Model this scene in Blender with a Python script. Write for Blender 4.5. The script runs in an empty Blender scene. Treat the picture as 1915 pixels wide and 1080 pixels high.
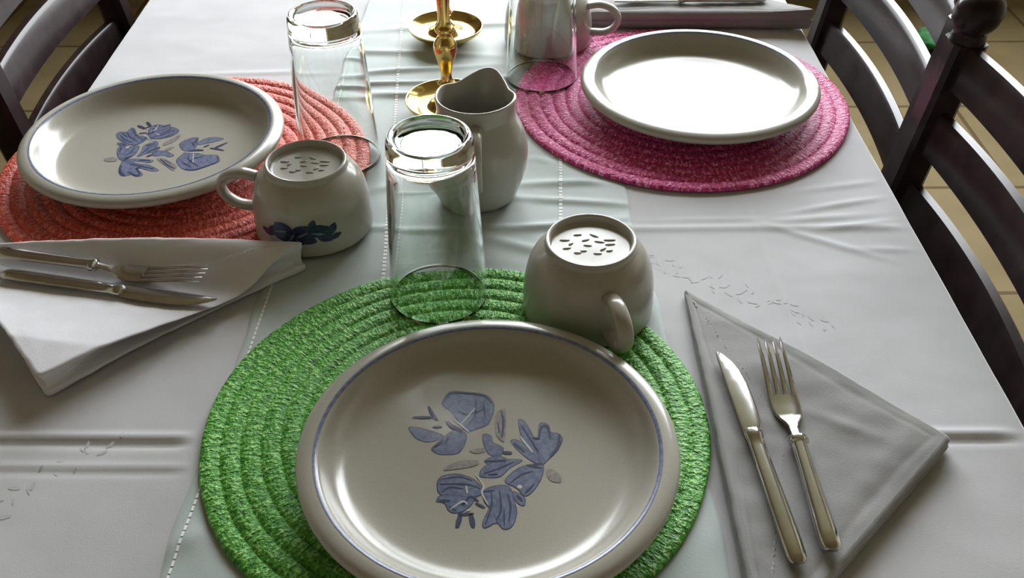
import bpy, bmesh, math, random
from math import sin, cos, pi, radians, exp, sqrt, atan2, hypot
from mathutils import Matrix, Vector, noise

C = bpy.context.scene
COL = C.collection
TZ = 0.75                                   # height of the laid table top

# ------------------------------------------------------------------ camera
cd = bpy.data.cameras.new('camera')
cam = bpy.data.objects.new('camera', cd)
COL.objects.link(cam)
cd.sensor_width = 36.0
cd.lens = 34.864
cd.clip_start = 0.02
right = Vector((0.99998634, -0.00328506, -0.00406581))
up = Vector((0.00522709, 0.62846088, 0.77782363))
back = right.cross(up)
M3 = Matrix((right, up, back)).transposed()
cam.matrix_world = Matrix.Translation((0, 0, TZ + 0.56035)) @ M3.to_4x4()
C.camera = cam

# ------------------------------------------------------------------ daylight and exposure
C.view_settings.view_transform = 'Standard'
C.view_settings.look = 'None'
C.view_settings.gamma = 1.0
C.view_settings.use_curve_mapping = False
C.view_settings.exposure = 0.0
C.cycles.use_denoising = True
C.cycles.blur_glossy = 0.3
C.cycles.max_bounces = 14
C.cycles.transmission_bounces = 12
C.cycles.transparent_max_bounces = 12
C.cycles.sample_clamp_indirect = 8.0

SKY = 19.3
w = bpy.data.worlds.new('daylight')
C.world = w
w.use_nodes = True
bg = w.node_tree.nodes['Background']
bg.inputs['Color'].default_value = (0.93, 0.97, 1.0, 1)
bg.inputs['Strength'].default_value = SKY

WX0, WX1, WZ0, WZ1, WALL_Y = -0.75, 2.00, 0.95, 2.85, 3.20       # the far window
def portal(name, loc, rot, sx, sy):
    l = bpy.data.lights.new(name, 'AREA')
    l.shape = 'RECTANGLE'; l.size = sx; l.size_y = sy
    l.cycles.is_portal = True
    o = bpy.data.objects.new(name, l)
    o.location = loc; o.rotation_euler = rot
    COL.objects.link(o)
portal('window_daylight_opening', ((WX0+WX1)/2, WALL_Y+0.02, (WZ0+WZ1)/2), (-pi/2, 0, 0), WX1-WX0, WZ1-WZ0)

# ------------------------------------------------------------------ helpers
def mesh_obj(name, bm, mats, parent=None, smooth=True, loc=None, recalc=True):
    if recalc:
        bmesh.ops.recalc_face_normals(bm, faces=bm.faces)
    me = bpy.data.meshes.new(name)
    bm.to_mesh(me); bm.free()
    for m in (mats if isinstance(mats, (list, tuple)) else [mats]):
        me.materials.append(m)
    if smooth:
        me.polygons.foreach_set('use_smooth', [True]*len(me.polygons))
        if smooth == 'angle':
            me.set_sharp_from_angle(angle=radians(35))
    o = bpy.data.objects.new(name, me)
    COL.objects.link(o)
    if parent: o.parent = parent
    if loc: o.location = loc
    return o

def tag(o, label, cat, group=None):
    o['label'] = label; o['category'] = cat
    if group: o['group'] = group
    return o

def thing(name, label, cat, loc, rotz=0.0, group=None):
    o = bpy.data.objects.new(name, None)
    o.empty_display_size = 0.05
    COL.objects.link(o)
    o.location = loc; o.rotation_euler = (0, 0, rotz)
    return tag(o, label, cat, group)

def struct(name, bm, m, smooth=False, parent=None):
    o = mesh_obj(name, bm, m, parent, smooth)
    if parent is None: o['kind'] = 'structure'
    return o

def dup(root, loc, rotz, label, group=None):
    r = root.copy(); COL.objects.link(r)
    r.location = loc; r.rotation_euler = (0, 0, rotz)
    r['label'] = label
    if group: r['group'] = group
    for ch in list(root.children):
        c = ch.copy(); COL.objects.link(c); c.parent = r
        for g in ch.children:
            d = g.copy(); COL.objects.link(d); d.parent = c
    return r

def box(bm, x0, x1, y0, y1, z0, z1, bev=0.0):
    r = bmesh.ops.create_cube(bm, size=1)
    vs = r['verts']
    for v in vs:
        v.co = Vector(((x0+x1)/2+v.co.x*(x1-x0), (y0+y1)/2+v.co.y*(y1-y0), (z0+z1)/2+v.co.z*(z1-z0)))
    if bev:
        es = list({e for v in vs for e in v.link_edges})
        bmesh.ops.bevel(bm, geom=es, offset=bev, segments=2, affect='EDGES', profile=0.6)

def lathe(bm, prof, n=96, deform=None):
    rings = []
    for r, z in prof:
        if r < 1e-6:
            rings.append([bm.verts.new((0, 0, z))])
        else:
            ring = []
            for i in range(n):
                a = 2*pi*i/n
                p = (r, a, z)
                if deform: p = deform(r, a, z)
                ring.append(bm.verts.new((p[0]*cos(p[1]), p[0]*sin(p[1]), p[2])))
            rings.append(ring)
    for A, B in zip(rings, rings[1:]):
        if len(A) == 1 and len(B) == 1: continue
        for i in range(n):
            j = (i+1) % n
            if len(A) == 1: bm.faces.new((A[0], B[i], B[j]))
            elif len(B) == 1: bm.faces.new((A[i], A[j], B[0]))
            else: bm.faces.new((A[i], A[j], B[j], B[i]))
    return rings

def fine(prof, k=4):
    """Catmull-Rom resample of a lathe profile, k steps per span."""
    out = []
    n = len(prof)
    for i in range(n-1):
        p0 = prof[max(i-1, 0)]; p1 = prof[i]; p2 = prof[i+1]; p3 = prof[min(i+2, n-1)]
        for s in range(k):
            t = s/k
            q = []
            for a, b, c, d in zip(p0, p1, p2, p3):
                q.append(0.5*((2*b)+(-a+c)*t+(2*a-5*b+4*c-d)*t*t+(-a+3*b-3*c+d)*t**3))
            q[0] = max(q[0], 0.0)
            out.append(tuple(q))
    out.append(prof[-1])
    return out

def tube(bm, pts, radii, n=14, axis=None, caps=True):
    """Sweep an ellipse along pts; radii is (a, b) per point: a in the plane of the path, b along axis."""
    P = [Vector(p) for p in pts]
    rings = []
    for i, p in enumerate(P):
        t = (P[min(i+1, len(P)-1)]-P[max(i-1, 0)]).normalized()
        ax = Vector(axis) if axis else (Vector((0, 0, 1)) if abs(t.z) < 0.9 else Vector((1, 0, 0)))
        b = (ax - t*ax.dot(t)).normalized()
        a = t.cross(b)
        ra, rb = radii[i] if isinstance(radii, list) else radii
        rings.append([bm.verts.new(p + a*ra*cos(2*pi*k/n) + b*rb*sin(2*pi*k/n)) for k in range(n)])
    for A, B in zip(rings, rings[1:]):
        for k in range(n):
            m = (k+1) % n
            bm.faces.new((A[k], A[m], B[m], B[k]))
    if caps:
        bm.faces.new(rings[0][::-1]); bm.faces.new(rings[-1])

def smooth_path(pts, k=6):
    out = []
    n = len(pts)
    for i in range(n-1):
        p0 = Vector(pts[max(i-1, 0)]); p1 = Vector(pts[i]); p2 = Vector(pts[i+1]); p3 = Vector(pts[min(i+2, n-1)])
        for s in range(k):
            t = s/k
            out.append(0.5*((2*p1)+(-p0+p2)*t+(2*p0-5*p1+4*p2-p3)*t*t+(-p0+3*p1-3*p2+p3)*t**3))
    out.append(Vector(pts[-1]))
    return out

def lin(a, b, t): return a+(b-a)*t
def sstep(t):
    t = max(0.0, min(1.0, t)); return t*t*(3-2*t)

# ------------------------------------------------------------------ materials
def newmat(name, base=(0.5, 0.5, 0.5), rough=0.5, metal=0.0, spec=0.5, coat=0.0):
    m = bpy.data.materials.new(name); m.use_nodes = True
    b = m.node_tree.nodes['Principled BSDF']
    b.inputs['Base Color'].default_value = (*base, 1)
    b.inputs['Roughness'].default_value = rough
    b.inputs['Metallic'].default_value = metal
    b.inputs['Specular IOR Level'].default_value = spec
    b.inputs['Coat Weight'].default_value = coat
    return m, m.node_tree, b
def N(nt, kind, **kw):
    n = nt.nodes.new(kind)
    for k, v in kw.items():
        if k in n.inputs.keys(): n.inputs[k].default_value = v
        else: setattr(n, k, v)
    return n
def ramp(nt, fac, stops):
    r = nt.nodes.new('ShaderNodeValToRGB')
    el = r.color_ramp.elements
    el[0].position, el[0].color = stops[0][0], (*stops[0][1], 1)
    el[1].position, el[1].color = stops[-1][0], (*stops[-1][1], 1)
    for p, c in stops[1:-1]:
        e = el.new(p); e.color = (*c, 1)
    nt.links.new(fac, r.inputs['Fac'])
    return r.outputs['Color']
def bump(nt, b, height, strength=0.3, dist=0.001):
    bn = N(nt, 'ShaderNodeBump', Strength=strength, Distance=dist)
    nt.links.new(height, bn.inputs['Height']); nt.links.new(bn.outputs['Normal'], b.inputs['Normal'])
def objcoord(nt, scale=(1, 1, 1)):
    t = nt.nodes.new('ShaderNodeTexCoord'); mp = nt.nodes.new('ShaderNodeMapping')
    mp.inputs['Scale'].default_value = scale
    nt.links.new(t.outputs['Object'], mp.inputs['Vector'])
    return mp.outputs['Vector']

def noisy(name, c0, c1, scale=20, rough=0.5, detail=4, bstr=0.0, bdist=0.001, lo=0.35, hi=0.65, **kw):
    m, nt, b = newmat(name, c0, rough, **kw)
    v = objcoord(nt)
    n = N(nt, 'ShaderNodeTexNoise', Scale=scale, Detail=detail)
    nt.links.new(v, n.inputs['Vector'])
    nt.links.new(ramp(nt, n.outputs['Fac'], [(lo, c0), (hi, c1)]), b.inputs['Base Color'])
    if bstr: bump(nt, b, n.outputs['Fac'], bstr, bdist)
    return m

CERAMIC = noisy('speckled_stoneware', (0.34, 0.328, 0.285), (0.38, 0.367, 0.32), 900, 0.2, lo=0.3, hi=0.7)
BLUE = noisy('blue_brushwork', (0.105, 0.125, 0.22), (0.17, 0.195, 0.29), 260, 0.22)
BLUE_DARK = newmat('dark_blue_outline', (0.05, 0.06, 0.12), 0.22)[0]
BROWN_LEAF = noisy('grey_brown_leaf', (0.20, 0.18, 0.19), (0.30, 0.27, 0.26), 300, 0.22)
WHITE_LINE = newmat('pale_vein', (0.50, 0.50, 0.50), 0.22)[0]
NAVY = noisy('navy_flower_glaze', (0.012, 0.016, 0.05), (0.03, 0.04, 0.10), 300, 0.25)

def weave_mat(name, c0, c1, rough=0.85, sheen=0.25, scale=900.0, bstr=0.25, mottle=14):
    m, nt, b = newmat(name, c0, rough, spec=0.25)
    b.inputs['Sheen Weight'].default_value = sheen
    b.inputs['Sheen Roughness'].default_value = 0.4
    v = objcoord(nt)
    n = N(nt, 'ShaderNodeTexNoise', Scale=mottle, Detail=5)
    nt.links.new(v, n.inputs['Vector'])
    nt.links.new(ramp(nt, n.outputs['Fac'], [(0.35, c0), (0.68, c1)]), b.inputs['Base Color'])
    f = N(nt, 'ShaderNodeTexNoise', Scale=scale, Detail=2)
    nt.links.new(v, f.inputs['Vector'])
    bump(nt, b, f.outputs['Fac'], bstr, 0.0004)
    return m
CLOTH = weave_mat('white_damask_cloth', (0.435, 0.435, 0.452), (0.485, 0.485, 0.502), sheen=0.7)
RUNNER = weave_mat('pale_green_sheer_runner', (0.36, 0.415, 0.405), (0.42, 0.475, 0.465), rough=0.6, sheen=0.3)
LACE = newmat('white_drawn_thread', (0.85, 0.86, 0.85), 0.8)[0]
LINEN = weave_mat('grey_white_linen', (0.225, 0.222, 0.22), (0.275, 0.272, 0.267), scale=700, bstr=0.4)
LINEN_WHITE = weave_mat('white_linen', (0.56, 0.555, 0.585), (0.61, 0.605, 0.635), scale=700, bstr=0.3)

def straw(name, dark, mid, light):
    """Braided paper straw: transverse fibres across concentric braids, with pale glints painted into the colour."""
    m, nt, b = newmat(name, mid, 0.45, spec=0.28)
    tc = nt.nodes.new('ShaderNodeTexCoord')
    sep = nt.nodes.new('ShaderNodeSeparateXYZ'); nt.links.new(tc.outputs['Object'], sep.inputs[0])
    at = N(nt, 'ShaderNodeMath', operation='ARCTAN2')
    nt.links.new(sep.outputs['Y'], at.inputs[0]); nt.links.new(sep.outputs['X'], at.inputs[1])
    ln = N(nt, 'ShaderNodeVectorMath', operation='LENGTH'); nt.links.new(tc.outputs['Object'], ln.inputs[0])
    am = N(nt, 'ShaderNodeMath', operation='MULTIPLY'); nt.links.new(at.outputs[0], am.inputs[0]); am.inputs[1].default_value = 62.0
    rm = N(nt, 'ShaderNodeMath', operation='MULTIPLY'); nt.links.new(ln.outputs['Value'], rm.inputs[0]); rm.inputs[1].default_value = 150.0
    cb = nt.nodes.new('ShaderNodeCombineXYZ')
    nt.links.new(am.outputs[0], cb.inputs['X']); nt.links.new(rm.outputs[0], cb.inputs['Y'])
    n = N(nt, 'ShaderNodeTexNoise', Scale=0.85, Detail=3.0, Roughness=0.6)
    nt.links.new(cb.outputs[0], n.inputs['Vector'])
    n2 = N(nt, 'ShaderNodeTexNoise', Scale=420.0, Detail=2.0)
    nt.links.new(tc.outputs['Object'], n2.inputs['Vector'])
    mx = N(nt, 'ShaderNodeMath', operation='MULTIPLY_ADD'); mx.inputs[1].default_value = 0.6
    nt.links.new(n2.outputs['Fac'], mx.inputs[0]); nt.links.new(n.outputs['Fac'], mx.inputs[2])
    nt.links.new(ramp(nt, mx.outputs[0], [(0.60, dark), (0.76, mid), (0.83, mid), (0.95, light)]), b.inputs['Base Color'])  # palest stop paints glints into the straw colour
    bump(nt, b, mx.outputs[0], 1.0, 0.003)
    return m
STRAW_GREEN = straw('green_straw_braid', (0.02, 0.15, 0.008), (0.08, 0.33, 0.03), (0.33, 0.66, 0.19))
STRAW_PINK = straw('magenta_straw_braid', (0.30, 0.010, 0.08), (0.62, 0.045, 0.23), (0.92, 0.36, 0.58))
STRAW_RED = straw('coral_straw_braid', (0.38, 0.03, 0.018), (0.66, 0.08, 0.05), (0.85, 0.28, 0.20))

def glassmat(name):
    m, nt, b = newmat(name, (1, 1, 1), 0.0)
    nt.nodes.remove(b)
    g = N(nt, 'ShaderNodeBsdfGlass', IOR=1.48, Roughness=0.0)
    g.inputs['Color'].default_value = (0.985, 1.0, 0.995, 1)
    nt.links.new(g.outputs[0], nt.nodes['Material Output'].inputs['Surface'])
    return m
GLASS = glassmat('clear_tumbler_glass')
STEEL = noisy('stainless_steel', (0.52, 0.515, 0.52), (0.58, 0.575, 0.58), 60, 0.16, metal=1.0)
BRASS = noisy('polished_brass', (0.62, 0.44, 0.13), (0.74, 0.55, 0.20), 40, 0.14, metal=1.0)
DARK_WOOD = noisy('dark_stained_wood', (0.018, 0.011, 0.012), (0.032, 0.020, 0.021), 30, 0.24, spec=0.4)
for n_ in DARK_WOOD.node_tree.nodes:
    if n_.type == 'BSDF_PRINCIPLED': n_.inputs['IOR'].default_value = 1.28
TABLE_WOOD = noisy('table_wood', (0.05, 0.025, 0.014), (0.09, 0.045, 0.025), 20, 0.4)
RUSH = noisy('woven_rush_seat', (0.16, 0.10, 0.05), (0.26, 0.18, 0.09), 120, 0.8, bstr=0.4)
WALL = noisy('warm_wall_paint', (0.50, 0.445, 0.33), (0.55, 0.49, 0.37), 6, 0.9)
CEIL = noisy('ceiling_boards', (0.36, 0.25, 0.18), (0.42, 0.30, 0.22), 8, 0.8)
TRIM = newmat('white_window_paint', (0.75, 0.74, 0.71), 0.5)[0]
GROUND_BLOCK = noisy('unseen_ground_green', (0.05, 0.10, 0.03), (0.10, 0.16, 0.05), 3, 0.9)

def tilemat():
    m, nt, b = newmat('tan_floor_tile', (0.4, 0.33, 0.2), 0.7, spec=0.1)
    v = objcoord(nt, (1, 1, 1))
    br = N(nt, 'ShaderNodeTexBrick', offset=0.0, squash=1.0)
    br.inputs['Color1'].default_value = (0.16, 0.124, 0.062, 1)
    br.inputs['Color2'].default_value = (0.19, 0.147, 0.075, 1)
    br.inputs['Mortar'].default_value = (0.09, 0.062, 0.026, 1)
    br.inputs['Scale'].default_value = 1.0
    br.inputs['Mortar Size'].default_value = 0.006
    br.inputs['Brick Width'].default_value = 0.40
    br.inputs['Row Height'].default_value = 0.40
    nt.links.new(v, br.inputs['Vector'])
    n = N(nt, 'ShaderNodeTexNoise', Scale=7.0, Detail=6)
    nt.links.new(v, n.inputs['Vector'])
    mix = N(nt, 'ShaderNodeMixRGB', blend_type='MULTIPLY'); mix.inputs['Fac'].default_value = 0.5
    nt.links.new(br.outputs['Color'], mix.inputs['Color1'])
    nt.links.new(ramp(nt, n.outputs['Fac'], [(0.3, (0.6, 0.6, 0.55)), (0.7, (1, 1, 1))]), mix.inputs['Color2'])
    nt.links.new(mix.outputs[0], b.inputs['Base Color'])
    return m
TILE = tilemat()

def panemat():
    m, nt, b = newmat('window_pane', (1, 1, 1), 0.0)
    nt.nodes.remove(b)
    t = nt.nodes.new('ShaderNodeBsdfTransparent'); g = N(nt, 'ShaderNodeBsdfGlossy', Roughness=0.0)
    mx = nt.nodes.new('ShaderNodeMixShader'); mx.inputs['Fac'].default_value = 0.05
    nt.links.new(t.outputs[0], mx.inputs[1]); nt.links.new(g.outputs[0], mx.inputs[2])
    nt.links.new(mx.outputs[0], nt.nodes['Material Output'].inputs['Surface'])
    return m
PANE = panemat()

# ------------------------------------------------------------------ the room
RX0, RX1, RY0 = -2.8, 2.8, -3.2
RZ = 3.1
bm = bmesh.new(); box(bm, RX0-0.1, RX1+0.1, RY0-0.1, WALL_Y+0.1, -0.1, 0.0); struct('floor', bm, TILE)
bm = bmesh.new(); box(bm, RX0-0.1, RX1+0.1, RY0-0.1, WALL_Y+0.1, RZ, RZ+0.1); struct('ceiling', bm, CEIL)
bm = bmesh.new(); box(bm, RX0-0.1, RX0, RY0, WALL_Y, 0, RZ); struct('wall_left', bm, WALL)
bm = bmesh.new(); box(bm, RX1, RX1+0.1, RY0, WALL_Y, 0, RZ); struct('wall_right', bm, WALL)
bm = bmesh.new(); box(bm, RX0-0.1, RX1+0.1, RY0-0.1, RY0, 0, RZ); struct('wall_back', bm, WALL)
bm = bmesh.new()
box(bm, RX0-0.1, WX0, WALL_Y, WALL_Y+0.1, 0, RZ); box(bm, WX1, RX1+0.1, WALL_Y, WALL_Y+0.1, 0, RZ)
box(bm, WX0, WX1, WALL_Y, WALL_Y+0.1, 0, WZ0); box(bm, WX0, WX1, WALL_Y, WALL_Y+0.1, WZ1, RZ)
struct('wall_far', bm, WALL)
bm = bmesh.new()
fw = 0.05
box(bm, WX0, WX1, WALL_Y+0.03, WALL_Y+0.08, WZ0, WZ0+fw); box(bm, WX0, WX1, WALL_Y+0.03, WALL_Y+0.08, WZ1-fw, WZ1)
for x in (WX0, -0.02, WX1-fw):
    box(bm, x, x+fw, WALL_Y+0.03, WALL_Y+0.08, WZ0+fw, WZ1-fw)
wf = struct('window_1', bm, TRIM)
bm = bmesh.new(); box(bm, WX0-0.05, WX1+0.05, WALL_Y-0.06, WALL_Y+0.03, WZ0-0.03, WZ0); struct('window_sill', bm, TRIM, parent=wf)
bm = bmesh.new()
bmesh.ops.create_grid(bm, x_segments=1, y_segments=1, size=0.5)
for v in bm.verts: v.co = Vector(((WX0+WX1)/2+v.co.x*(WX1-WX0-0.06), WALL_Y+0.055, (WZ0+WZ1)/2+v.co.y*(WZ1-WZ0-0.06)))
struct('window_pane', bm, PANE, parent=wf)
bm = bmesh.new(); box(bm, -14, 14, WALL_Y+0.11, 24, -0.4, -0.3); struct('unseen_ground_block', bm, GROUND_BLOCK)  # unseen slab added to block sky light from below the horizon
for nm, a in (('baseboard_left', (RX0, RX0+0.015, RY0, WALL_Y)), ('baseboard_right', (RX1-0.015, RX1, RY0, WALL_Y)), ('baseboard_far', (RX0+0.015, RX1-0.015, WALL_Y-0.015, WALL_Y))):
    bm = bmesh.new(); box(bm, *a, 0.0, 0.1); struct(nm, bm, TRIM)

# ------------------------------------------------------------------ dining table and its cloth
def skew(y): return -0.007*y                # the table stands a touch askew to the camera
TX0, TX1, TY0, TY1 = -0.502, 0.396, 0.16, 2.02
tb = thing('dining_table', 'dark wooden dining table hidden beneath the white tablecloth', 'table', (0, 0, 0))
bm = bmesh.new(); box(bm, TX0+0.012, TX1-0.012, TY0+0.01, TY1-0.01, TZ-0.032, TZ-0.004, 0.003)
for v in bm.verts: v.co.x += skew(v.co.y)
mesh_obj('table_top', bm, TABLE_WOOD, tb, 'angle')
bm = bmesh.new()
box(bm, TX0+0.10, TX1-0.10, TY0+0.10, TY0+0.12, TZ-0.11, TZ-0.032); box(bm, TX0+0.10, TX1-0.10, TY1-0.12, TY1-0.10, TZ-0.11, TZ-0.032)
box(bm, TX0+0.10, TX0+0.12, TY0+0.10, TY1-0.10, TZ-0.11, TZ-0.032); box(bm, TX1-0.12, TX1-0.10, TY0+0.10, TY1-0.10, TZ-0.11, TZ-0.032)
mesh_obj('apron', bm, TABLE_WOOD, tb, False)
for x in (TX0+0.11, TX1-0.11):
    for y in (TY0+0.11, TY1-0.11):
        bm = bmesh.new(); box(bm, x-0.03, x+0.03, y-0.03, y+0.03, 0, TZ-0.04, 0.004); mesh_obj('leg', bm, TABLE_WOOD, tb, 'angle')

def gauss(v, s): return exp(-(v/s)**2)
def wrink(x, y, x0, y0, ang, L, wd, amp):
    c, s = cos(ang), sin(ang)
    u = (x-x0)*c+(y-y0)*s; v = -(x-x0)*s+(y-y0)*c
    return amp*gauss(u, L)*gauss(v, wd)
MATS = ((-0.0422, 0.5271), (0.1968, 1.0387), (-0.3440, 0.9073))
def quiet(x, y):                             # wrinkles die out under the placemats
    q = 1.0
    for mx_, my_ in MATS:
        q *= sstep((hypot(x-mx_, y-my_)-0.192)/0.02)
    return q
def cloth_h(x, y):
    return min(cloth_raw(x, y), 0.003)*quiet(x, y)
def cloth_raw(x, y):
    n = noise.noise(Vector((x*9, y*14, 0)))*0.0007 + noise.noise(Vector((x*30, y*44, 3)))*0.00022
    h = n
    yy = y+0.004*noise.noise(Vector((x*4, 7, 0)))
    h += 0.0020*gauss(yy-0.517, 0.0035)-0.0017*gauss(yy-0.5085, 0.003)
    if x < 0.0: h += 0.0010*gauss(yy-0.487, 0.003)-0.0007*gauss(yy-0.481, 0.003)
    h += 0.0015*gauss(yy-0.786, 0.005)
    h += 0.0014*gauss(yy-1.055, 0.005)
    h += 0.0010*gauss(x-0.245+0.01*noise.noise(Vector((3, y*3, 0))), 0.004) * 0.25
    for q in ((0.30, 0.80, 0.12, 0.05, 0.005, 0.003), (0.335, 0.825, 0.25, 0.05, 0.004, 0.0028), (0.30, 0.765, -0.5, 0.05, 0.0045, 0.0024),
              (0.345, 0.79, 0.2, 0.04, 0.004, 0.0025), (0.36, 0.75, -0.05, 0.03, 0.004, 0.0015), (0.20, 0.80, 0.02, 0.06, 0.004, 0.0015),
              (0.35, 0.86, 0.2, 0.05, 0.005, 0.002), (-0.3, 1.12, 0.05, 0.08, 0.006, 0.002), (-0.28, 0.62, 1.3, 0.05, 0.005, 0.0012)):
        h += 0.55*wrink(x, y, *q)
    return h
def inside(x, y):                            # lets the wrinkles die out towards the table edge
    return sstep((x-TX0)/0.03)*sstep((TX1-x)/0.03)
bm = bmesh.new()
DROP = 0.11
cols = [(-1, TX0-0.006, -DROP), (-1, TX0-0.007, -DROP*0.7), (-1, TX0-0.006, -DROP*0.4), (-1, TX0-0.004, -0.012), (-1, TX0-0.001, -0.004)]
xs = []
for d in range(5): xs.append(cols[d][1:])
nx = 400
for i in range(nx+1): xs.append((TX0+0.003+(TX1-TX0-0.006)*i/nx, None))
for d in range(5):
    xs.append((TX1+(TX0-cols[4-d][1]), cols[4-d][2]))
ny = 620
grid = []
for j in range(ny+1):
    y = TY0+(TY1-TY0)*j/ny
    row = []
    for x, dz in xs:
        if dz is None:
            z = TZ + cloth_h(x, y)*inside(x, y)
        else:
            z = TZ + dz
            x = x + (0.005*sin(y*38)+0.003*sin(y*91+1))*(abs(dz)/DROP) * (1 if x > 0 else -1)*0.8
        row.append(bm.verts.new((x+skew(y), y, z)))
    grid.append(row)
for a, b in zip(grid, grid[1:]):
    for i in range(len(a)-1): bm.faces.new((a[i], a[i+1], b[i+1], b[i]))
cl = mesh_obj('tablecloth', bm, CLOTH)
tag(cl, 'white creased tablecloth covering the whole dining table', 'tablecloth')
# tone-on-tone sprigs embroidered on the cloth
random.seed(5)
SPRIG = newmat('grey_tone_embroidery', (0.40, 0.40, 0.405), 0.7)[0]
def sprig_mesh(seed, cx, cy, ang, n, L):
    random.seed(seed)
    bm = bmesh.new()
    for k in range(n):
        t = (k/(n-1)-0.5)*L
        x = cx+cos(ang)*t+random.uniform(-0.011, 0.011); y = cy+sin(ang)*t+random.uniform(-0.011, 0.011)
        a = random.uniform(0, pi); l = random.uniform(0.0022, 0.0048); wd = l*random.uniform(0.22, 0.4)
        vs = []
        for q in range(8):
            th = 2*pi*q/8
            px, py = l*cos(th), wd*sin(th)
            X = x+px*cos(a)-py*sin(a); Y = y+px*sin(a)+py*cos(a)
            vs.append(bm.verts.new((X+skew(Y), Y, TZ+cloth_h(X, Y)*inside(X, Y)+0.0002)))
        bm.faces.new(vs)
    return bm
bm = sprig_mesh(11, 0.205, 0.690, -0.62, 46, 0.17)
mesh_obj('embroidered_sprig', bm, SPRIG, cl)
bm = sprig_mesh(12, -0.34, 0.47, 0.9, 22, 0.14)
mesh_obj('embroidered_sprig', bm, SPRIG, cl)

# ------------------------------------------------------------------ table runner
def rl(y): return lin(-0.236, -0.199, (y-0.39)/0.95)
def rr(y): return lin(0.145, 0.085, (y-0.39)/0.95)
def runner_h(x, y):
    h = 0.0013
    for q in ((-0.16, 1.085, 0.05, 0.12, 0.004, 0.0034), (-0.10, 1.055, -0.1, 0.09, 0.006, 0.003), (-0.13, 1.12, 0.12, 0.08, 0.006, 0.0035), (0.0, 1.1, 0.2, 0.07, 0.006, 0.0028),
              (-0.15, 1.17, -0.08, 0.10, 0.007, 0.003), (0.02, 1.02, -0.25, 0.07, 0.006, 0.003), (-0.05, 1.25, 0.1, 0.12, 0.008, 0.003),
              (0.07, 0.865, 0.05, 0.07, 0.006, 0.0030), (0.065, 0.83, -0.12, 0.06, 0.005, 0.0025), (0.05, 0.79, 0.15, 0.06, 0.006, 0.0025), (0.08, 0.90, -0.2, 0.05, 0.006, 0.0022),
              (0.02, 0.75, -0.4, 0.05, 0.007, 0.002), (-0.12, 0.86, 0.3, 0.05, 0.007, 0.0015), (-0.20, 0.62, 0.5, 0.06, 0.008, 0.0015), (-0.21, 0.43, 0.6, 0.04, 0.009, 0.002)):
        h += wrink(x, y, *q)
    h += 0.0006*(1+noise.noise(Vector((x*18, y*26, 9))))
    return 0.0010+(h-0.0010)*quiet(x, y)
def on_runner(x, y): return TZ + max(0.0, cloth_h(x, y)) + runner_h(x, y)
bm = bmesh.new()
rows = []
nu, nv = 150, 600
for j in range(nv+1):
    y = TY0+0.02+(TY1-TY0-0.04)*j/nv
    wob = 0.0015*sin(y*31)+0.001*sin(y*77)
    row = []
    for i in range(nu+1):
        t = i/nu
        x = lin(rl(y), rr(y), t)+wob*(1 if t > 0.5 else -1)*abs(2*t-1)
        e = min(t, 1-t)*nu
        z = on_runner(x, y) if e >= 1 else TZ+cloth_h(x, y)+0.0004
        row.append(bm.verts.new((x, y, z)))
    rows.append(row)
for a, b in zip(rows, rows[1:]):
    for i in range(nu): bm.faces.new((a[i], a[i+1], b[i+1], b[i]))
ru = mesh_obj('table_runner', bm, RUNNER)
tag(ru, 'pale green runner with drawn thread lines down the middle of the tablecloth', 'table runner')
for name, fx in (('drawn_thread_line', lambda y: lin(-0.106, -0.150, (y-0.5)/0.84)), ('drawn_thread_line', lambda y: lin(0.044, 0.070, (y-0.7)/0.64)),
                 ('hem_stitching', lambda y: rl(y)+0.008)):
    bm = bmesh.new(); k = 0
    y = TY0+0.03
    while y < TY1-0.05:
        hw = 0.0017 if name != 'hem_stitching' else 0.0009
        y2 = y+0.0046
        q = [(fx(y)-hw, y), (fx(y)+hw, y), (fx(y2)+hw, y2), (fx(y2)-hw, y2)]
        bm.faces.new([bm.verts.new((a, b, on_runner(a, b)+0.0006)) for a, b in q])
        y += 0.0058
    mesh_obj(name, bm, LACE, ru)

# ------------------------------------------------------------------ placemats
MAT_R, RINGS = 0.1925, 13
def placemat_bm():
    bm = bmesh.new()
    prof = [(0.0, 0.003)]
    pitch = MAT_R/RINGS
    for k in range(RINGS):
        for f, z in ((0.03, 0.0024), (0.12, 0.0036), (0.4, 0.0042), (0.65, 0.0042), (0.9, 0.0036), (0.98, 0.0024)):
            prof.append(((k+f)*pitch, z))
    prof += [(MAT_R, 0.0008), (MAT_R-0.001, 0.0), (0.0, 0.0)]
    def d(r, a, z):
        if z < 0.0005: return (r, a, z)
        rr_ = r*(1+0.004*sin(3*a+r*9)+0.002*sin(7*a))
        zz = z+0.0006*noise.noise(Vector((r*cos(a)*240, r*sin(a)*240, 1.0)))
        return (rr_, a, max(zz, 0.0004))
    lathe(bm, prof, 480, d)
    return bm
def placemat(x, y, m, label, rot):
    o = mesh_obj('placemat', placemat_bm(), m, loc=(x, y, TZ+0.0019)); o.rotation_euler.z = rot
    return tag(o, label, 'placemat', 'round braided placemats')
placemat(-0.0422, 0.5271, STRAW_GREEN, 'round green braided straw placemat under the nearest plate', -1.0)
placemat(0.1968, 1.0387, STRAW_PINK, 'round magenta braided straw placemat at the far right', 0.6)
placemat(-0.3440, 0.9073, STRAW_RED, 'round coral red braided straw placemat at the left', 2.0)
MZ = TZ+0.0066                               # what stands on a mat

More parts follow.
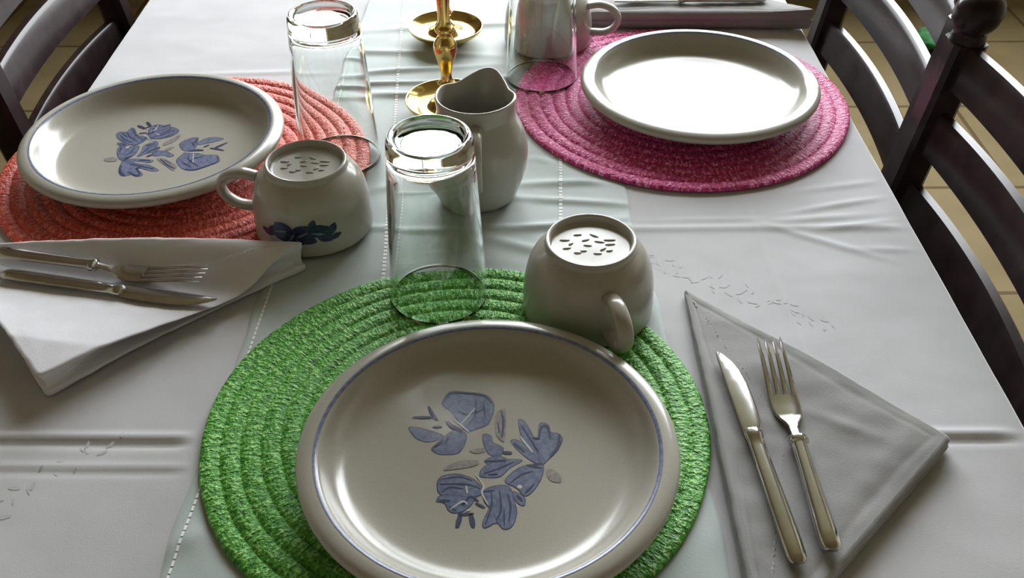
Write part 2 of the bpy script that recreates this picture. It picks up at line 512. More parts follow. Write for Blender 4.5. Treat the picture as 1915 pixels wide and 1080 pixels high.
# ------------------------------------------------------------------ dinner plates
MOTIF_FILLS = {'b':[[(-360,591),(-310,702),(-211,701),(-51,674),(18,597),(23,496),(-15,366),(-103,318),(-162,294),(-217,359),(-276,482),(-339,540)],[(-596,329),(-506,321),(-349,256),(-381,209),(-462,194),(-541,234)],[(-412,132),(-346,209),(-268,295),(-184,271),(-176,192),(-224,85),(-339,71),(-392,94)],[(-43,254),(16,238),(29,175),(99,129),(76,53),(7,68),(-29,145)],[(-26,1),(53,45),(123,22),(123,-5),(43,-37)],[(-58,-124),(-25,-51),(88,7),(237,6),(145,-67),(78,-140),(-24,-146)],[(217,388),(247,399),(283,355),(322,236),(389,111),(385,-24),(319,81),(251,205)],[(362,204),(372,347),(414,366),(448,330),(455,274),(511,258),(534,203),(499,111),(432,20),(385,-24),(354,81),(321,189)],[(163,182),(227,190),(319,66),(363,-24),(272,36)],[(123,-183),(202,-82),(294,-39),(385,-39),(371,-156),(312,-270),(256,-311),(201,-241)],[(167,-283),(245,-325),(249,-394),(206,-373)],[(-354,-194),(-317,-137),(-216,-123),(-113,-167),(-44,-253),(-65,-309),(-131,-323),(-242,-322),(-332,-294)],[(-350,-363),(-309,-308),(-131,-330),(-87,-323),(-129,-405),(-193,-452),(-258,-445),(-294,-377)],[(-32,-281),(45,-233),(145,-240),(178,-366),(194,-462),(166,-568),(113,-594),(70,-541),(25,-434),(-20,-365)],[(19,-420),(59,-541),(43,-547),(-16,-583),(-28,-540),(3,-447)]],'g':[[(44,446),(86,504),(119,495),(116,222),(87,206),(51,285)],[(-309,-79),(-277,-35),(-187,2),(-84,1),(-94,-36),(-185,-58)],[(417,-98),(452,-84),(506,-143),(499,-193),(438,-171)],[(-132,107),(-52,122),(-39,91),(-97,81)]]}
MOTIF_STROKES = {'d':[([(-354,591),(-297,693),(-162,687),(-38,657),(15,580)],11.3),([(-240,498),(-155,464),(-47,513)],8.8),([(-111,632),(-107,464),(-152,366)],7.6),([(-49,597),(-34,431)],7.6),([(-580,435),(-430,433)],21.4),([(-467,550),(-432,466),(-392,401)],21.4),([(-320,392),(-270,335),(-197,295)],25.2),([(-424,336),(-353,336)],15.1),([(-301,240),(-321,162)],12.6),([(-400,132),(-334,193)],15.1),([(86,496),(104,381),(93,222)],15.1),([(62,381),(75,269)],10.1),([(-26,1),(123,3)],12.6),([(99,83),(169,75)],22.7),([(-36,-117),(77,-67),(180,-8)],8.8),([(-2,-125),(66,-118)],11.3),([(241,348),(298,220),(365,81)],10.1),([(368,204),(383,315),(419,346),(441,298),(450,204)],15.1),([(516,250),(506,141),(444,35)],17.7),([(322,220),(369,220)],12.6),([(181,174),(261,82)],15.1),([(271,-38),(384,-69)],12.6),([(145,-212),(236,-126),(315,-98)],8.8),([(256,-297),(324,-213)],12.6),([(317,-39),(385,-24)],17.7),([(-342,-209),(-246,-209),(-134,-217),(-55,-253)],10.1),([(-327,-166),(-204,-145),(-113,-182)],7.6),([(-321,-280),(-268,-238),(-178,-252)],10.1),([(-339,-356),(-262,-357)],17.7),([(-271,-404),(-215,-446)],11.3),([(-173,-391),(-120,-323),(-64,-365)],15.1),([(-86,-378),(-19,-420)],15.1),([(-189,-391),(-157,-389)],15.1),([(-186,-479),(-204,-585)],27.7),([(-116,-473),(-93,-586)],27.7),([(-203,-475),(-94,-471)],17.7),([(23,-282),(25,-406),(-16,-567)],10.1),([(79,-268),(91,-434),(59,-528)],11.3),([(134,-297),(156,-407),(145,-542)],11.3),([(112,-434),(113,-581)],8.8),([(201,-311),(239,-367)],15.1),([(-32,-281),(45,-268)],12.6)],'w':[([(-273,416),(-211,351),(-149,278)],10.1),([(-217,359),(-108,530)],7.6),([(228,236),(319,81)],11.3),([(-259,-432),(-174,-364),(-140,-392)],8.8),([(-156,-224),(-143,-295)],8.8),([(207,-227),(234,-248)],22.7),([(-92,-124),(-33,-225),(-43,-295),(3,-393)],8.8),([(-117,-433),(-149,-446)],10.1)]}
PLATE = [(0, 0.0042), (0.078, 0.0042), (0.0805, 0.0035), (0.082, 0.0), (0.087, 0.0), (0.0905, 0.0035), (0.098, 0.0065), (0.112, 0.0125), (0.126, 0.0185), (0.1325, 0.0212), (0.1348, 0.0236), (0.1350, 0.0258),
         (0.1340, 0.0280), (0.1310, 0.0299), (0.1265, 0.0308), (0.1222, 0.0308), (0.1198, 0.0298), (0.1175, 0.0270), (0.1140, 0.0215), (0.1090, 0.0160), (0.1030, 0.0122), (0.0960, 0.0102), (0.0880, 0.0093), (0.075, 0.0089), (0.05, 0.0088), (0.0, 0.0088)]
def poly_face(bm, pts, z, mi):
    n = len(pts)
    out = []
    for i in range(n):                       # closed Catmull-Rom outline, so that petals are rounded
        p = [Vector(pts[(i+q) % n]+(0,)) for q in (-1, 0, 1, 2)]
        for s in range(4):
            t = s/4
            out.append(0.5*((2*p[1])+(-p[0]+p[2])*t+(2*p[0]-5*p[1]+4*p[2]-p[3])*t*t+(-p[0]+3*p[1]-3*p[2]+p[3])*t**3))
    f = bm.faces.new([bm.verts.new((v.x*1e-4, v.y*1e-4, z)) for v in out])
    f.normal_update()
    if f.normal.z < 0: f.normal_flip()
    f.material_index = mi
def stroke_face(bm, pts, wd, z, mi):
    P = smooth_path([(a*1e-4, b*1e-4, 0) for a, b in pts], 4)
    L, R = [], []
    for i, p in enumerate(P):
        t = (P[min(i+1, len(P)-1)]-P[max(i-1, 0)]).normalized()
        nrm = Vector((-t.y, t.x, 0))
        k = i/(len(P)-1)
        hw = 0.5*wd*1e-4*(0.45+0.75*sin(pi*min(max(k, 0.08), 0.92)))
        L.append(bm.verts.new((p.x+nrm.x*hw, p.y+nrm.y*hw, z))); R.append(bm.verts.new((p.x-nrm.x*hw, p.y-nrm.y*hw, z)))
    for i in range(len(P)-1):
        f = bm.faces.new((L[i], R[i], R[i+1], L[i+1])); f.material_index = mi
        f.normal_update()
        if f.normal.z < 0: f.normal_flip()
def motif_bm():
    bm = bmesh.new()
    k = 0
    for key, mi in (('b', 0), ('g', 1)):
        for f in MOTIF_FILLS[key]:
            z = 0.00894+k*0.000010; k += 1
            cx = sum(q[0] for q in f)/len(f); cy = sum(q[1] for q in f)/len(f)
            grow = lambda d: [(q[0]+(q[0]-cx)/max(1, hypot(q[0]-cx, q[1]-cy))*d, q[1]+(q[1]-cy)/max(1, hypot(q[0]-cx, q[1]-cy))*d) for q in f]
            poly_face(bm, grow(8.0), z, 2 if key == 'b' else 1)
            poly_face(bm, grow(2.0), z+0.000006, mi)
    for s, wd in MOTIF_STROKES['d']: stroke_face(bm, s, wd*1.15, 0.009185, 2)
    for s, wd in MOTIF_STROKES['w']: stroke_face(bm, s, wd*1.3, 0.009195, 3)
    bmesh.ops.triangulate(bm, faces=[f for f in bm.faces if len(f.verts) > 4])
    return bm
def plate(x, y, label, rot, motif):
    t = thing('dinner_plate', label, 'plate', (x, y, MZ), rot, 'stoneware dinner plates')
    bm = bmesh.new(); lathe(bm, fine(PLATE, 3), 160); mesh_obj('plate_body', bm, CERAMIC, t)
    bm = bmesh.new()
    lathe(bm, [(0.1201, 0.0301), (0.1206, 0.03065), (0.1222, 0.0310), (0.1228, 0.0311)], 160)
    o = mesh_obj('rim_line', bm, BLUE, t); o['label'] = 'thin blue line inside the rim'
    if motif:
        o = mesh_obj('flower_motif', motif_bm(), [BLUE, BROWN_LEAF, BLUE_DARK, WHITE_LINE], t, False, recalc=False)
        o['label'] = 'blue painted flower sprays'
    return t
plate(-0.0174, 0.4774, 'large stoneware dinner plate with blue flowers on the green placemat', 0.0, True)
plate(0.2148, 1.0283, 'plain stoneware dinner plate gleaming white on the magenta placemat', 0.4, False)
plate(-0.3762, 0.9157, 'stoneware dinner plate with blue flowers on the coral red placemat', radians(225), True)

# ------------------------------------------------------------------ mugs turned upside down
MUG = [(0.0530, 0.0012), (0.0545, 0.0), (0.0557, 0.0010), (0.0560, 0.0050), (0.0556, 0.020), (0.0543, 0.034), (0.0515, 0.0465), (0.0470, 0.0560), (0.0420, 0.0618), (0.0388, 0.0648), (0.0380, 0.0668), (0.0379, 0.0695), (0.0372, 0.0708), (0.0358, 0.0710), (0.0345, 0.0703), (0.0338, 0.0685), (0.0333, 0.0655), (0.031, 0.0643), (0.0, 0.0643)]
MUG_IN = [(0.0, 0.0600), (0.030, 0.0598), (0.040, 0.0560), (0.047, 0.0480), (0.0505, 0.036), (0.0525, 0.020), (0.0527, 0.005), (0.0530, 0.0012)]
def mug_r(z):
    for (r0, z0), (r1, z1) in zip(MUG[3:12], MUG[4:13]):
        if z0 <= z <= z1: return lin(r0, r1, (z-z0)/(z1-z0))
    return 0.055
def mug(x, y, label, rot, motif, z=MZ):
    t = thing('coffee_mug', label, 'mug', (x, y, z), rot, 'upturned stoneware mugs')
    bm = bmesh.new(); lathe(bm, fine(MUG, 3)+fine(MUG_IN, 3)[0:], 96)
    bmesh.ops.remove_doubles(bm, verts=bm.verts, dist=1e-6)
    mesh_obj('mug_body', bm, CERAMIC, t)
    bm = bmesh.new()                         # ear-shaped strap handle on the +x side
    pth = smooth_path([(0.0505, 0, 0.0490), (0.066, 0, 0.0520), (0.081, 0, 0.0475), (0.0885, 0, 0.0365), (0.0850, 0, 0.0245), (0.073, 0, 0.0165), (0.0540, 0, 0.0150)], 6)
    tube(bm, pth, (0.0042, 0.0070), 16, (0, 1, 0)); mesh_obj('handle', bm, CERAMIC, t)
    bm = bmesh.new()                         # raised potter's stamp in the hollow of the foot
    for px, py, a, l, wd in ((-.017, .006, 0, .006, .0016), (-.013, .002, .9, .004, .0015), (-.016, -.003, .2, .005, .0015), (-.009, -.008, 0, .0045, .0017), (-.003, .006, .4, .005, .0015), (-.002, .0, -.1, .005, .0016),
                             (-.005, -.006, .1, .004, .0015), (.003, .011, -.6, .006, .0015), (.006, .004, -.2, .006, .0015), (.013, .006, 0, .007, .0015), (.013, .001, .1, .006, .0014), (.008, -.004, .8, .005, .0016), (.004, -.009, 0, .005, .0015), (.012, -.006, .2, .004, .0014), (-.008, .012, .1, .005, .0014)):
        r = bmesh.ops.create_uvsphere(bm, u_segments=10, v_segments=6, radius=1.0)
        for v in r['verts']:
            q = Vector((v.co.x*l*0.75, v.co.y*wd*0.95, v.co.z*0.0010))
            v.co = Vector((1.25*px+q.x*cos(a)-q.y*sin(a), 1.25*py+q.x*sin(a)+q.y*cos(a), 0.0643+q.z))
    o = mesh_obj('potter_mark', bm, CERAMIC, t); o['label'] = 'stamped marks in the hollow of the foot'
    o.rotation_euler.z = -rot
    if motif:
        bm = bmesh.new(); random.seed(3)
        def petal(s0, z0, a, l, wd, mi, off):
            nA, nB = 7, 5
            g = []
            for i in range(nA+1):
                k = i/nA; hw = wd*sin(pi*min(max(k, 0.06), 0.97))**0.7
                rowv = []
                for j in range(nB+1):
                    u = (k-0.5)*l; q = (j/nB-0.5)*hw
                    s = 1.25*(s0+u*cos(a)-q*sin(a))+0.005; zz = min(max(z0+0.004+1.15*(u*sin(a)+q*cos(a)), 0.006), 0.055)
                    R = mug_r(zz)+off; th = pi/2+s/0.0555
                    rowv.append(bm.verts.new((R*cos(th), R*sin(th), zz)))
                g.append(rowv)
            for A, B in zip(g, g[1:]):
                for j in range(nB):
                    f = bm.faces.new((A[j], A[j+1], B[j+1], B[j])); f.material_index = mi
        for q in ((-.020, .022, .5, .016, .009), (-.012, .027, -.3, .016, .009), (-.010, .018, .1, .018, .010), (.0, .024, .6, .017, .010), (.004, .017, -.4, .017, .010), (.013, .024, .2, .018, .011),
                  (.018, .017, -.7, .014, .009), (.024, .023, 1.0, .012, .007), (-.027, .018, -.2, .012, .006), (.026, .015, .3, .010, .005), (-.004, .012, .0, .014, .006), (.010, .030, 1.2, .010, .006)):
            petal(*q, 0, 0.0004)
        for q in ((-.014, .023, .2, .010, .002), (.002, .021, .5, .010, .002), (.014, .021, -.2, .010, .002), (-.006, .018, 1.0, .008, .002)):
            petal(*q, 1, 0.0007)
        bmesh.ops.remove_doubles(bm, verts=bm.verts, dist=1e-7)
        o = mesh_obj('flower_motif', bm, [NAVY, BLUE], t); o['label'] = 'navy flowers painted on the side'
    return t
mug(0.0655, 0.6625, 'upturned stoneware mug on the green placemat behind the nearest plate', radians(-75), False)
mug(-0.1905, 0.7890, 'upturned stoneware mug with navy flowers beside the coral red placemat', radians(172), True)
mug(0.0480, 1.1980, 'upturned stoneware mug on the magenta placemat behind a tumbler', radians(-12), False)

# ------------------------------------------------------------------ tumblers turned upside down
TUMBLER = [(0.0412, 0.0010), (0.0418, 0.0), (0.0426, 0.0004), (0.0430, 0.0020), (0.0402, 0.055), (0.0372, 0.115), (0.0353, 0.1440), (0.0352, 0.1475), (0.0350, 0.1530), (0.0340, 0.1575), (0.0322, 0.1596), (0.0304, 0.1594), (0.0285, 0.1580), (0.0268, 0.1545), (0.020, 0.1530), (0.0, 0.1526)]
TUMBLER_IN = [(0.0, 0.1400), (0.022, 0.1398), (0.0295, 0.1378), (0.0318, 0.1330), (0.0331, 0.125), (0.0345, 0.105), (0.0374, 0.055), (0.0406, 0.0030), (0.0412, 0.0010)]
def tumbler(x, y, label, z=MZ):
    bm = bmesh.new(); lathe(bm, fine(TUMBLER, 3)+fine(TUMBLER_IN, 3), 96)
    bmesh.ops.remove_doubles(bm, verts=bm.verts, dist=1e-6)
    o = mesh_obj('drinking_glass', bm, GLASS, loc=(x, y, z))
    return tag(o, label, 'glass', 'upturned drinking glasses')
tumbler(-0.0645, 0.6810, 'clear upturned drinking glass on the far edge of the green placemat')
tumbler(-0.1825, 0.9150, 'clear upturned drinking glass at the edge of the coral red placemat')
tumbler(0.0370, 1.0960, 'clear upturned drinking glass on the magenta placemat before a mug')

# ------------------------------------------------------------------ cream pitcher
PZ = TZ+0.0045
pt = thing('cream_pitcher', 'grey stoneware cream pitcher with a pinched spout on the pale runner', 'pitcher', (-0.0335, 0.8450, PZ), 0)
def spout(r, a, z):
    s = sstep((z-0.078)/0.030)
    d = (a-radians(74)+pi) % (2*pi)-pi
    w1 = exp(-(d/0.36)**2); w2 = exp(-((abs(d)-0.85)/0.30)**2)
    return (r+s*(0.0110*w1-0.0028*w2), a, z+s*(0.0045*w1-0.0022*w2))
PIT = [(0, 0.004), (0.030, 0.004), (0.033, 0.0), (0.0365, 0.0), (0.0385, 0.003), (0.0405, 0.008), (0.0455, 0.022), (0.0490, 0.037), (0.0500, 0.050), (0.0485, 0.063), (0.0445, 0.075), (0.0402, 0.085), (0.0378, 0.093), (0.0378, 0.100), (0.0388, 0.106), (0.0390, 0.1085), (0.0378, 0.1098), (0.0362, 0.1090),
       (0.0352, 0.105), (0.0342, 0.096), (0.0365, 0.086), (0.0410, 0.075), (0.0450, 0.062), (0.0462, 0.050), (0.0450, 0.036), (0.0410, 0.020), (0.030, 0.0105), (0, 0.009)]
bm = bmesh.new(); lathe(bm, fine(PIT, 3), 120, spout); mesh_obj('pitcher_body', bm, CERAMIC, pt)
bm = bmesh.new()
ha = radians(270)
hp = [(0.0365, 0.0930), (0.0500, 0.0950), (0.0660, 0.0905), (0.0735, 0.0770), (0.0725, 0.0600), (0.0640, 0.0440), (0.0485, 0.0340)]
tube(bm, smooth_path([(r*cos(ha), r*sin(ha), z) for r, z in hp], 6), (0.0038, 0.0068), 16, (-sin(ha), cos(ha), 0))
mesh_obj('handle', bm, CERAMIC, pt)

# ------------------------------------------------------------------ brass candlesticks
DISH = [(0, 0.001), (0.026, 0.001), (0.029, 0.0), (0.031, 0.002), (0.033, 0.0045), (0.039, 0.007), (0.0455, 0.0115), (0.0478, 0.0150), (0.0480, 0.0168), (0.0470, 0.0172), (0.0450, 0.0150), (0.0385, 0.0098), (0.030, 0.0078), (0.022, 0.0085), (0.015, 0.0125), (0.0105, 0.0180)]
STEM = [(0.0, 0.012), (0.0108, 0.0175), (0.0098, 0.021), (0.0060, 0.025), (0.0055, 0.030), (0.0085, 0.034), (0.0088, 0.037), (0.0058, 0.041), (0.0052, 0.048), (0.0068, 0.058), (0.0098, 0.070), (0.0112, 0.078), (0.0108, 0.084), (0.0078, 0.090), (0.0062, 0.094), (0.0088, 0.098), (0.0090, 0.102), (0.0062, 0.107), (0.0056, 0.120), (0.0066, 0.135), (0.0090, 0.147), (0.0092, 0.153), (0.0060, 0.160), (0.0056, 0.168), (0.0095, 0.174), (0.0, 0.176)]
CUP = [(0.0, 0.172), (0.0070, 0.173), (0.0105, 0.179), (0.0118, 0.190), (0.0120, 0.198), (0.0165, 0.2005), (0.0170, 0.2025), (0.0160, 0.2035), (0.0105, 0.2020), (0.0100, 0.182), (0.0, 0.180)]
def candlestick(x, y, label):
    t = thing('candlestick', label, 'candlestick', (x, y, TZ+0.0045), 0, 'brass candlesticks')
    for nm, pr in (('drip_dish', DISH), ('stem', STEM), ('candle_cup', CUP)):
        bm = bmesh.new(); lathe(bm, [(r*(1.15 if nm == 'stem' else 1), z) for r, z in fine(pr, 3)], 64); mesh_obj(nm, bm, BRASS, t)
    return t
cs = candlestick(-0.0720, 1.0120, 'polished brass candlestick standing just behind the cream pitcher')
dup(cs, (-0.0840, 1.2080, TZ+0.0045), 0.3, 'polished brass candlestick farthest down the runner, behind the other one')

# ------------------------------------------------------------------ folded linen napkins
def resample(poly, step=0.004, rad=0.006):
    """Closed outline with rounded corners, evenly stepped, counter-clockwise."""
    n = len(poly); out = []
    for i in range(n):
        p0, p1, p2 = Vector(poly[i-1]), Vector(poly[i]), Vector(poly[(i+1) % n])
        a = p1+(p0-p1).normalized()*rad; b = p1+(p2-p1).normalized()*rad
        for s in range(5):
            t = s/4; out.append(a*(1-t)**2+p1*2*t*(1-t)+b*t*t)
        nxt = p2+(p1-p2).normalized()*rad
        m = max(1, int((nxt-b).length/step))
        for s in range(1, m): out.append(b.lerp(nxt, s/m))
    return out
def folded(name, outline, top, bottom, levels, m, wr=0.0012, seed=0, hem=True):
    """A napkin folded into layers: side rows at the given (height fraction, inset), then rows in to the centre."""
    O = resample(outline)
    n = len(O)
    if sum(O[i].x*O[(i+1) % n].y-O[(i+1) % n].x*O[i].y for i in range(n)) < 0: O.reverse()
    cx = sum(p.x for p in O)/n; cy = sum(p.y for p in O)/n
    cen = Vector((cx, cy))
    nr = []
    for i in range(n):
        t = (O[(i+1) % n]-O[i-1]).normalized(); nr.append(Vector((-t.y, t.x)))
    bm = bmesh.new(); rings = []
    for fr, ins in levels:
        ring = []
        for i, p in enumerate(O):
            j = 0.0008*noise.noise(Vector((p.x*90, p.y*90, fr*9+seed)))
            near_c = min(hypot(p.x-c_[0], p.y-c_[1]) for c_ in outline)
            q = p+nr[i]*(ins*(1.0 if ins < 0.004 else 0.12+0.88*sstep(near_c/0.10))+j)
            zb, zt = bottom(q.x, q.y), top(q.x, q.y)
            ring.append(bm.verts.new((q.x, q.y, zb+(zt-zb)*fr)))
        rings.append(ring)
    K = 46
    last = [Vector((v.co.x, v.co.y)) for v in rings[-1]]
    for k in range(1, K):
        s = 1-(k/K)**1.5
        ring = []
        for i, p in enumerate(last):
            q = cen+(p-cen)*s
            d = (p-q).length
            z = top(q.x, q.y)
            e = sstep(d/0.01)
            z += e*wr*(noise.noise(Vector((q.x*22, q.y*22, seed)))+0.5*noise.noise(Vector((q.x*60, q.y*60, seed+4))))
            if hem: z -= 0.0004*gauss(d*0.8-0.0085, 0.0028)
            ring.append(bm.verts.new((q.x, q.y, z)))
        rings.append(ring)
    for A, B in zip(rings, rings[1:]):
        for i in range(n):
            j = (i+1) % n; bm.faces.new((A[i], A[j], B[j], B[i]))
    cv = bm.verts.new((cx, cy, top(cx, cy)))
    for i in range(n): bm.faces.new((rings[-1][i], rings[-1][(i+1) % n], cv))
    bm.faces.new(rings[0][::-1])
    return mesh_obj(name, bm, m)

T0 = TZ+0.0022
def line_d(x, y, a, b):
    d = Vector((b[0]-a[0], b[1]-a[1])).normalized()
    return (x-a[0])*(-d.y)+(y-a[1])*d.x
# nearest napkin, flat triangle
NA, NB, NC = (0.1530, 0.6870), (0.3260, 0.5010), (0.1500, 0.3240)
def topA(x, y):
    dA = hypot(x-NA[0], y-NA[1])
    th = 0.0035+0.0075*sstep((dA-0.005)/0.14)
    th += 0.0012*wrink(x, y, 0.25, 0.58, -0.8, 0.05, 0.01, 1)+0.0010*wrink(x, y, 0.245, 0.515, -0.5, 0.03, 0.006, 1)+0.001*wrink(x, y, 0.26, 0.47, 0.8, 0.06, 0.008, 1)
    return T0+th
LV = [(0.0, 0.003), (0.06, 0.0), (0.20, -0.0006), (0.28, 0.0012), (0.33, 0.0022), (0.38, 0.0010), (0.50, 0.0), (0.58, 0.0014), (0.62, 0.0024), (0.67, 0.0012), (0.80, 0.0), (0.92, 0.0012), (1.0, 0.0035)]
na = folded('linen_napkin', [NA, NC, NB], topA, lambda x, y: T0, LV, LINEN, seed=1)
tag(na, 'grey white linen napkin folded flat in a triangle right of the green placemat', 'napkin', 'folded linen napkins')

# left napkin, loosely folded so that it springs open along its edges
LA, LB, LC = (-0.528, 0.742), (-0.186, 0.722), (-0.368, 0.556)
V0, V1 = (-0.455, 0.700), (-0.256, 0.662)
def topB(x, y):
    d = line_d(x, y, V1, V0)                 # positive towards the near corner
    near = 0.016*max(0.0, min(1.0, d/0.085))
    far = 0.024*sstep((-d-0.012)/0.048)
    z = T0+0.0085+near+far
    z -= 0.001*sstep((x+0.27)/0.08)
    z -= 0.003*sstep((-0.49-x)/0.06)
    return z
def botB(x, y):
    d = line_d(x, y, V1, V0)
    m = hypot(x+0.344, y-0.9073)
    return T0+0.0058*sstep((0.225-m)/0.02)
LVB = [(0.0, 0.010), (0.05, 0.006), (0.14, 0.005), (0.20, 0.008), (0.23, 0.022), (0.26, 0.034), (0.50, 0.034), (0.66, 0.022), (0.86, 0.004), (0.91, 0.0007), (0.95, 0.0), (0.985, 0.001), (1.0, 0.0030)]
nb = folded('linen_napkin', [LA, LC, LB], topB, botB, LVB, LINEN_WHITE, wr=0.0006, seed=7, hem=False)
tag(nb, 'white linen napkin folded loosely in a triangle before the coral red placemat', 'napkin', 'folded linen napkins')

# far napkin, its thick fold turned to the viewer
FA, FB, FC = (0.072, 1.236), (0.398, 1.233), (0.232, 1.408)
def topC(x, y):
    d = y-1.235
    z = T0+0.023-0.009*sstep((d-0.02)/0.12)
    return z+0.004*sstep((x-0.34)/0.06)*gauss(d, 0.03)
LVC = [(0.0, 0.006), (0.08, 0.001), (0.25, 0.0), (0.40, -0.001), (0.48, 0.002), (0.54, 0.0), (0.75, -0.001), (0.92, 0.002), (1.0, 0.007)]
nc = folded('linen_napkin', [FA, FB, FC], topC, lambda x, y: T0, LVC, LINEN, seed=13)
tag(nc, 'grey white linen napkin folded thick beyond the magenta placemat', 'napkin', 'folded linen napkins')

# ------------------------------------------------------------------ stainless cutlery
def ribbon(bm, secs, th):
    """secs: (y, x0, x1, z): a flat bar of the given thickness with rounded top."""
    rings = []
    for s in secs:
        y, x0, x1, z = s[:4]
        t = s[4] if len(s) > 4 else th
        w_ = x1-x0; e = min(0.25*w_, 0.0012)
        pts = [(x0, z), (x0, z+t*0.55), (x0+e, z+t), (x1-e, z+t), (x1, z+t*0.55), (x1, z), (x1-e, z-t*0.2), (x0+e, z-t*0.2)]
        rings.append([bm.verts.new((a, y, b)) for a, b in pts])
    for A, B in zip(rings, rings[1:]):
        for k in range(8): bm.faces.new((A[k], A[(k+1) % 8], B[(k+1) % 8], B[k]))
    bm.faces.new(rings[0][::-1]); bm.faces.new(rings[-1])
def fork(loc, rz, label, tilt=0.0):
    t = thing('fork', label, 'fork', loc, rz, 'forks laid on the napkins'); t.rotation_euler.x = tilt
    bm = bmesh.new()
    pth = [(0, 0.0, 0.0052), (0, 0.0015, 0.0052), (0, 0.005, 0.0052), (0, 0.015, 0.0052), (0, 0.04, 0.0050), (0, 0.07, 0.0048), (0, 0.088, 0.0048), (0, 0.0935, 0.0048), (0, 0.0945, 0.0048), (0, 0.0965, 0.0048), (0, 0.099, 0.0048), (0, 0.1005, 0.0048)]
    rad = [(0.002, 0.004), (0.0036, 0.0060), (0.0044, 0.0072), (0.0046, 0.0076), (0.0042, 0.0068), (0.0040, 0.0060), (0.0040, 0.0058), (0.0040, 0.0058), (0.0052, 0.0074), (0.0056, 0.0078), (0.0052, 0.0072), (0.0034, 0.0042)]
    tube(bm, pth, rad, 18, (1, 0, 0)); mesh_obj('handle', bm, STEEL, t, 'angle')
    bm = bmesh.new()
    def zc(y):
        k = (y-0.100)/0.104
        return 0.0048-0.0045*sin(pi*min(k*1.3, 1.0))*1.0+0.006*max(0, k-0.3)
    head = [(0.098, 0.0036), (0.104, 0.0034), (0.110, 0.0036), (0.116, 0.0052), (0.121, 0.0082), (0.126, 0.0103), (0.133, 0.0112), (0.142, 0.0115), (0.1455, 0.0115)]
    ribbon(bm, [(y, -h, h, zc(y)) for y, h in head], 0.0018)
    for k in range(4):
        c0 = -0.0115+0.0023+k*0.00613
        ribbon(bm, [(y, c0-h, c0+h, zc(y)) for y, h in ((0.1445, 0.0023), (0.150, 0.0020), (0.165, 0.0018), (0.185, 0.0016), (0.198, 0.0012), (0.2035, 0.0005))], 0.0016)
    mesh_obj('tines', bm, STEEL, t, 'angle')
    return t
def knife(loc, rz, label, tilt=0.0):
    t = thing('table_knife', label, 'knife', loc, rz, 'knives laid on the napkins'); t.rotation_euler.x = tilt
    bm = bmesh.new()
    pth = [(0, y, 0.0040) for y in (0.0, 0.002, 0.006, 0.02, 0.05, 0.08, 0.100, 0.108, 0.109, 0.113, 0.1165, 0.118)]
    rad = [(0.0016, 0.0040), (0.0028, 0.0058), (0.0034, 0.0068), (0.0036, 0.0071), (0.0034, 0.0069), (0.0032, 0.0064), (0.0032, 0.0061), (0.0032, 0.0061), (0.0038, 0.0068), (0.0040, 0.0070), (0.0036, 0.0066), (0.002, 0.005)]
    tube(bm, pth, rad, 18, (1, 0, 0)); mesh_obj('handle', bm, STEEL, t, 'angle')
    bm = bmesh.new()
    bl = [(0.115, -0.0066, 0.0066), (0.119, -0.0070, 0.0078), (0.126, -0.0072, 0.0090), (0.145, -0.0074, 0.0096), (0.165, -0.0076, 0.0090), (0.180, -0.0077, 0.0066), (0.190, -0.0077, 0.0034), (0.197, -0.0076, -0.0004), (0.2010, -0.0072, -0.0034), (0.2025, -0.0066, -0.0050)]
    ribbon(bm, [(y, a, b, 0.0032) for y, a, b in bl], 0.0016); mesh_obj('blade', bm, STEEL, t, 'angle')
    return t
def heading(a, b): return atan2(-(b[0]-a[0]), b[1]-a[1])
ZN = TZ+0.0142
s_ = 0.973
knife((0.190*s_, 0.394*s_+0.004, ZN), heading((0.190, 0.394), (0.176, 0.596)), 'steel table knife lying left of the fork on the flat napkin')
fork((0.2145*s_, 0.403*s_+0.004, ZN), heading((0.2145, 0.403), (0.2135, 0.607)), 'steel fork lying right of the knife on the flat napkin')
zl = TZ+0.0132
knife((-0.454, 0.698, zl), heading((-0.454, 0.698), (-0.255, 0.655)), 'steel table knife nearer the camera on the loose left napkin')
fork((-0.468, 0.7225, zl+0.0045), heading((-0.468, 0.7225), (-0.266, 0.681)), 'steel fork lying behind the knife on the loose left napkin')
zc_ = T0+0.0235
knife((0.340, 1.268, zc_), heading((0.340, 1.268), (0.140, 1.268)), 'steel table knife lying across the thick far napkin')
fork((0.352, 1.298, zc_-0.003), heading((0.352, 1.298), (0.150, 1.290)), 'steel fork lying behind the knife on the thick far napkin')

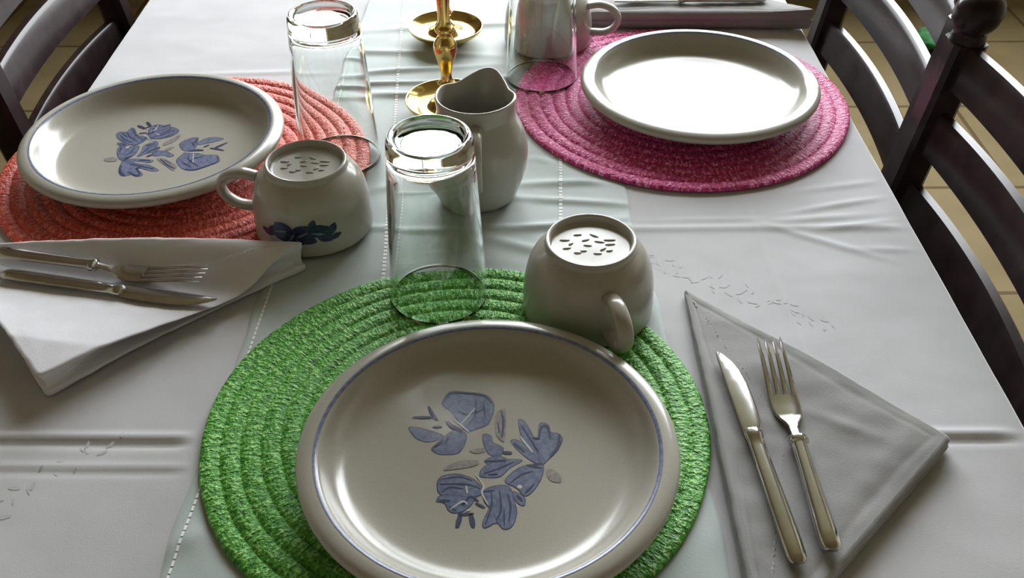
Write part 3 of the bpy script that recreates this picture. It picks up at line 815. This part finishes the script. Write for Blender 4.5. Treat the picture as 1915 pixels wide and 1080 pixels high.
# ------------------------------------------------------------------ ladder-back chairs
def chair(loc, rz, label):
    """Faces +x; the origin is on the floor under the middle of the back posts."""
    t = thing('ladder_back_chair', label, 'chair', loc, rz, 'dark ladder-back chairs at the table')
    HW = 0.185; LEAN = 0.14
    def bx_(z): return -LEAN*max(0.0, z-0.45)
    for s in (-1, 1):
        bm = bmesh.new()
        zs = [0.0, 0.02, 0.25, 0.44, 0.50, 0.62, 0.75, 0.862, 0.874]
        rings = []
        for z in zs:
            h = 0.0175 if z > 0.02 else 0.0155
            x = bx_(z)+(-0.05*(0.45-z) if z < 0.45 else 0)
            b = 0.005
            pts = [(-h+b, -h), (h-b, -h), (h, -h+b), (h, h-b), (h-b, h), (-h+b, h), (-h, h-b), (-h, -h+b)]
            rings.append([bm.verts.new((x+p, s*HW+q, z)) for p, q in pts])
        for A, B in zip(rings, rings[1:]):
            for k in range(8): bm.faces.new((A[k], A[(k+1) % 8], B[(k+1) % 8], B[k]))
        bm.faces.new(rings[0][::-1]); bm.faces.new(rings[-1])
        mesh_obj('back_post', bm, DARK_WOOD, t, 'angle')
        bm = bmesh.new()
        lathe(bm, fine([(0.0, -0.002), (0.0165, -0.002), (0.0175, 0.003), (0.0172, 0.006), (0.0165, 0.009), (0.0180, 0.012), (0.0222, 0.018), (0.0240, 0.027), (0.0232, 0.036), (0.0190, 0.044), (0.0100, 0.049), (0.0, 0.0505)], 3), 32)
        for v in bm.verts: v.co += Vector((bx_(0.874)-0.13*v.co.z, s*HW, 0.874))
        mesh_obj('finial', bm, DARK_WOOD, t)
        bm = bmesh.new(); box(bm, 0.355, 0.390, s*HW-0.0175, s*HW+0.0175, 0.0, 0.445, 0.004); mesh_obj('front_leg', bm, DARK_WOOD, t, 'angle')
        bm = bmesh.new(); tube(bm, [(-0.01, s*HW, 0.20), (0.372, s*HW, 0.20)], (0.011, 0.011), 12); mesh_obj('side_stretcher', bm, DARK_WOOD, t)
    for zt in (0.552, 0.634, 0.716, 0.798, 0.872):
        hgt = 0.046
        bm = bmesh.new(); rings = []
        for i in range(25):
            u = -1+2*i/24
            bow = -0.013*(1-u*u)
            zt_ = zt+0.004*(1-u*u)
            zb_ = zt-hgt
            x0, x1 = bx_(zt_)+bow, bx_(zb_)+bow
            hw = 0.0085
            r = [(x1-hw, zb_+0.003), (x1-hw+0.003, zb_), (x1+hw-0.003, zb_), (x1+hw, zb_+0.003), (x0+hw, zt_-0.005), (x0+hw-0.004, zt_), (x0-hw+0.004, zt_), (x0-hw, zt_-0.005)]
            rings.append([bm.verts.new((p, u*HW, q)) for p, q in r])
        for A, B in zip(rings, rings[1:]):
            for k in range(8): bm.faces.new((A[k], A[(k+1) % 8], B[(k+1) % 8], B[k]))
        bm.faces.new(rings[0][::-1]); bm.faces.new(rings[-1])
        mesh_obj('back_slat', bm, DARK_WOOD, t, 'angle')
    bm = bmesh.new()
    box(bm, -0.005, 0.395, -HW-0.012, HW+0.012, 0.435, 0.462, 0.008); mesh_obj('seat', bm, RUSH, t, 'angle')
    bm = bmesh.new(); tube(bm, [(0.372, -HW, 0.28), (0.372, HW, 0.28)], (0.011, 0.011), 12); mesh_obj('front_stretcher', bm, DARK_WOOD, t)
    return t
ch = chair((0.402, 0.752, 0), pi, 'dark ladder-back chair nearest the camera on the right of the table')
dup(ch, (0.421, 1.168, 0), pi, 'dark ladder-back chair farther away on the right of the table')
dup(ch, (-0.535, 1.19, 0), 0, 'dark ladder-back chair on the left side of the table')

# ------------------------------------------------------------------ a scrap of green cloth on the floor
bm = bmesh.new()
bmesh.ops.create_icosphere(bm, subdivisions=4, radius=1.0)
for v in bm.verts:
    n_ = 1+0.35*noise.noise(v.co*1.7)+0.18*noise.noise(v.co*4.5)
    v.co = Vector((v.co.x*0.075*n_, v.co.y*0.055*n_, max(v.co.z, -0.55)*0.035*n_+0.0))
zmin = min(v.co.z for v in bm.verts)
for v in bm.verts: v.co.z -= zmin
GREEN_CLOTH = noisy('green_fabric', (0.03, 0.16, 0.05), (0.05, 0.24, 0.08), 40, 0.85)
gc = mesh_obj('green_cloth', bm, GREEN_CLOTH, loc=(1.285, 2.76, 0.001))
tag(gc, 'small green crumpled cloth on the tan floor beyond the right hand chairs', 'cloth')
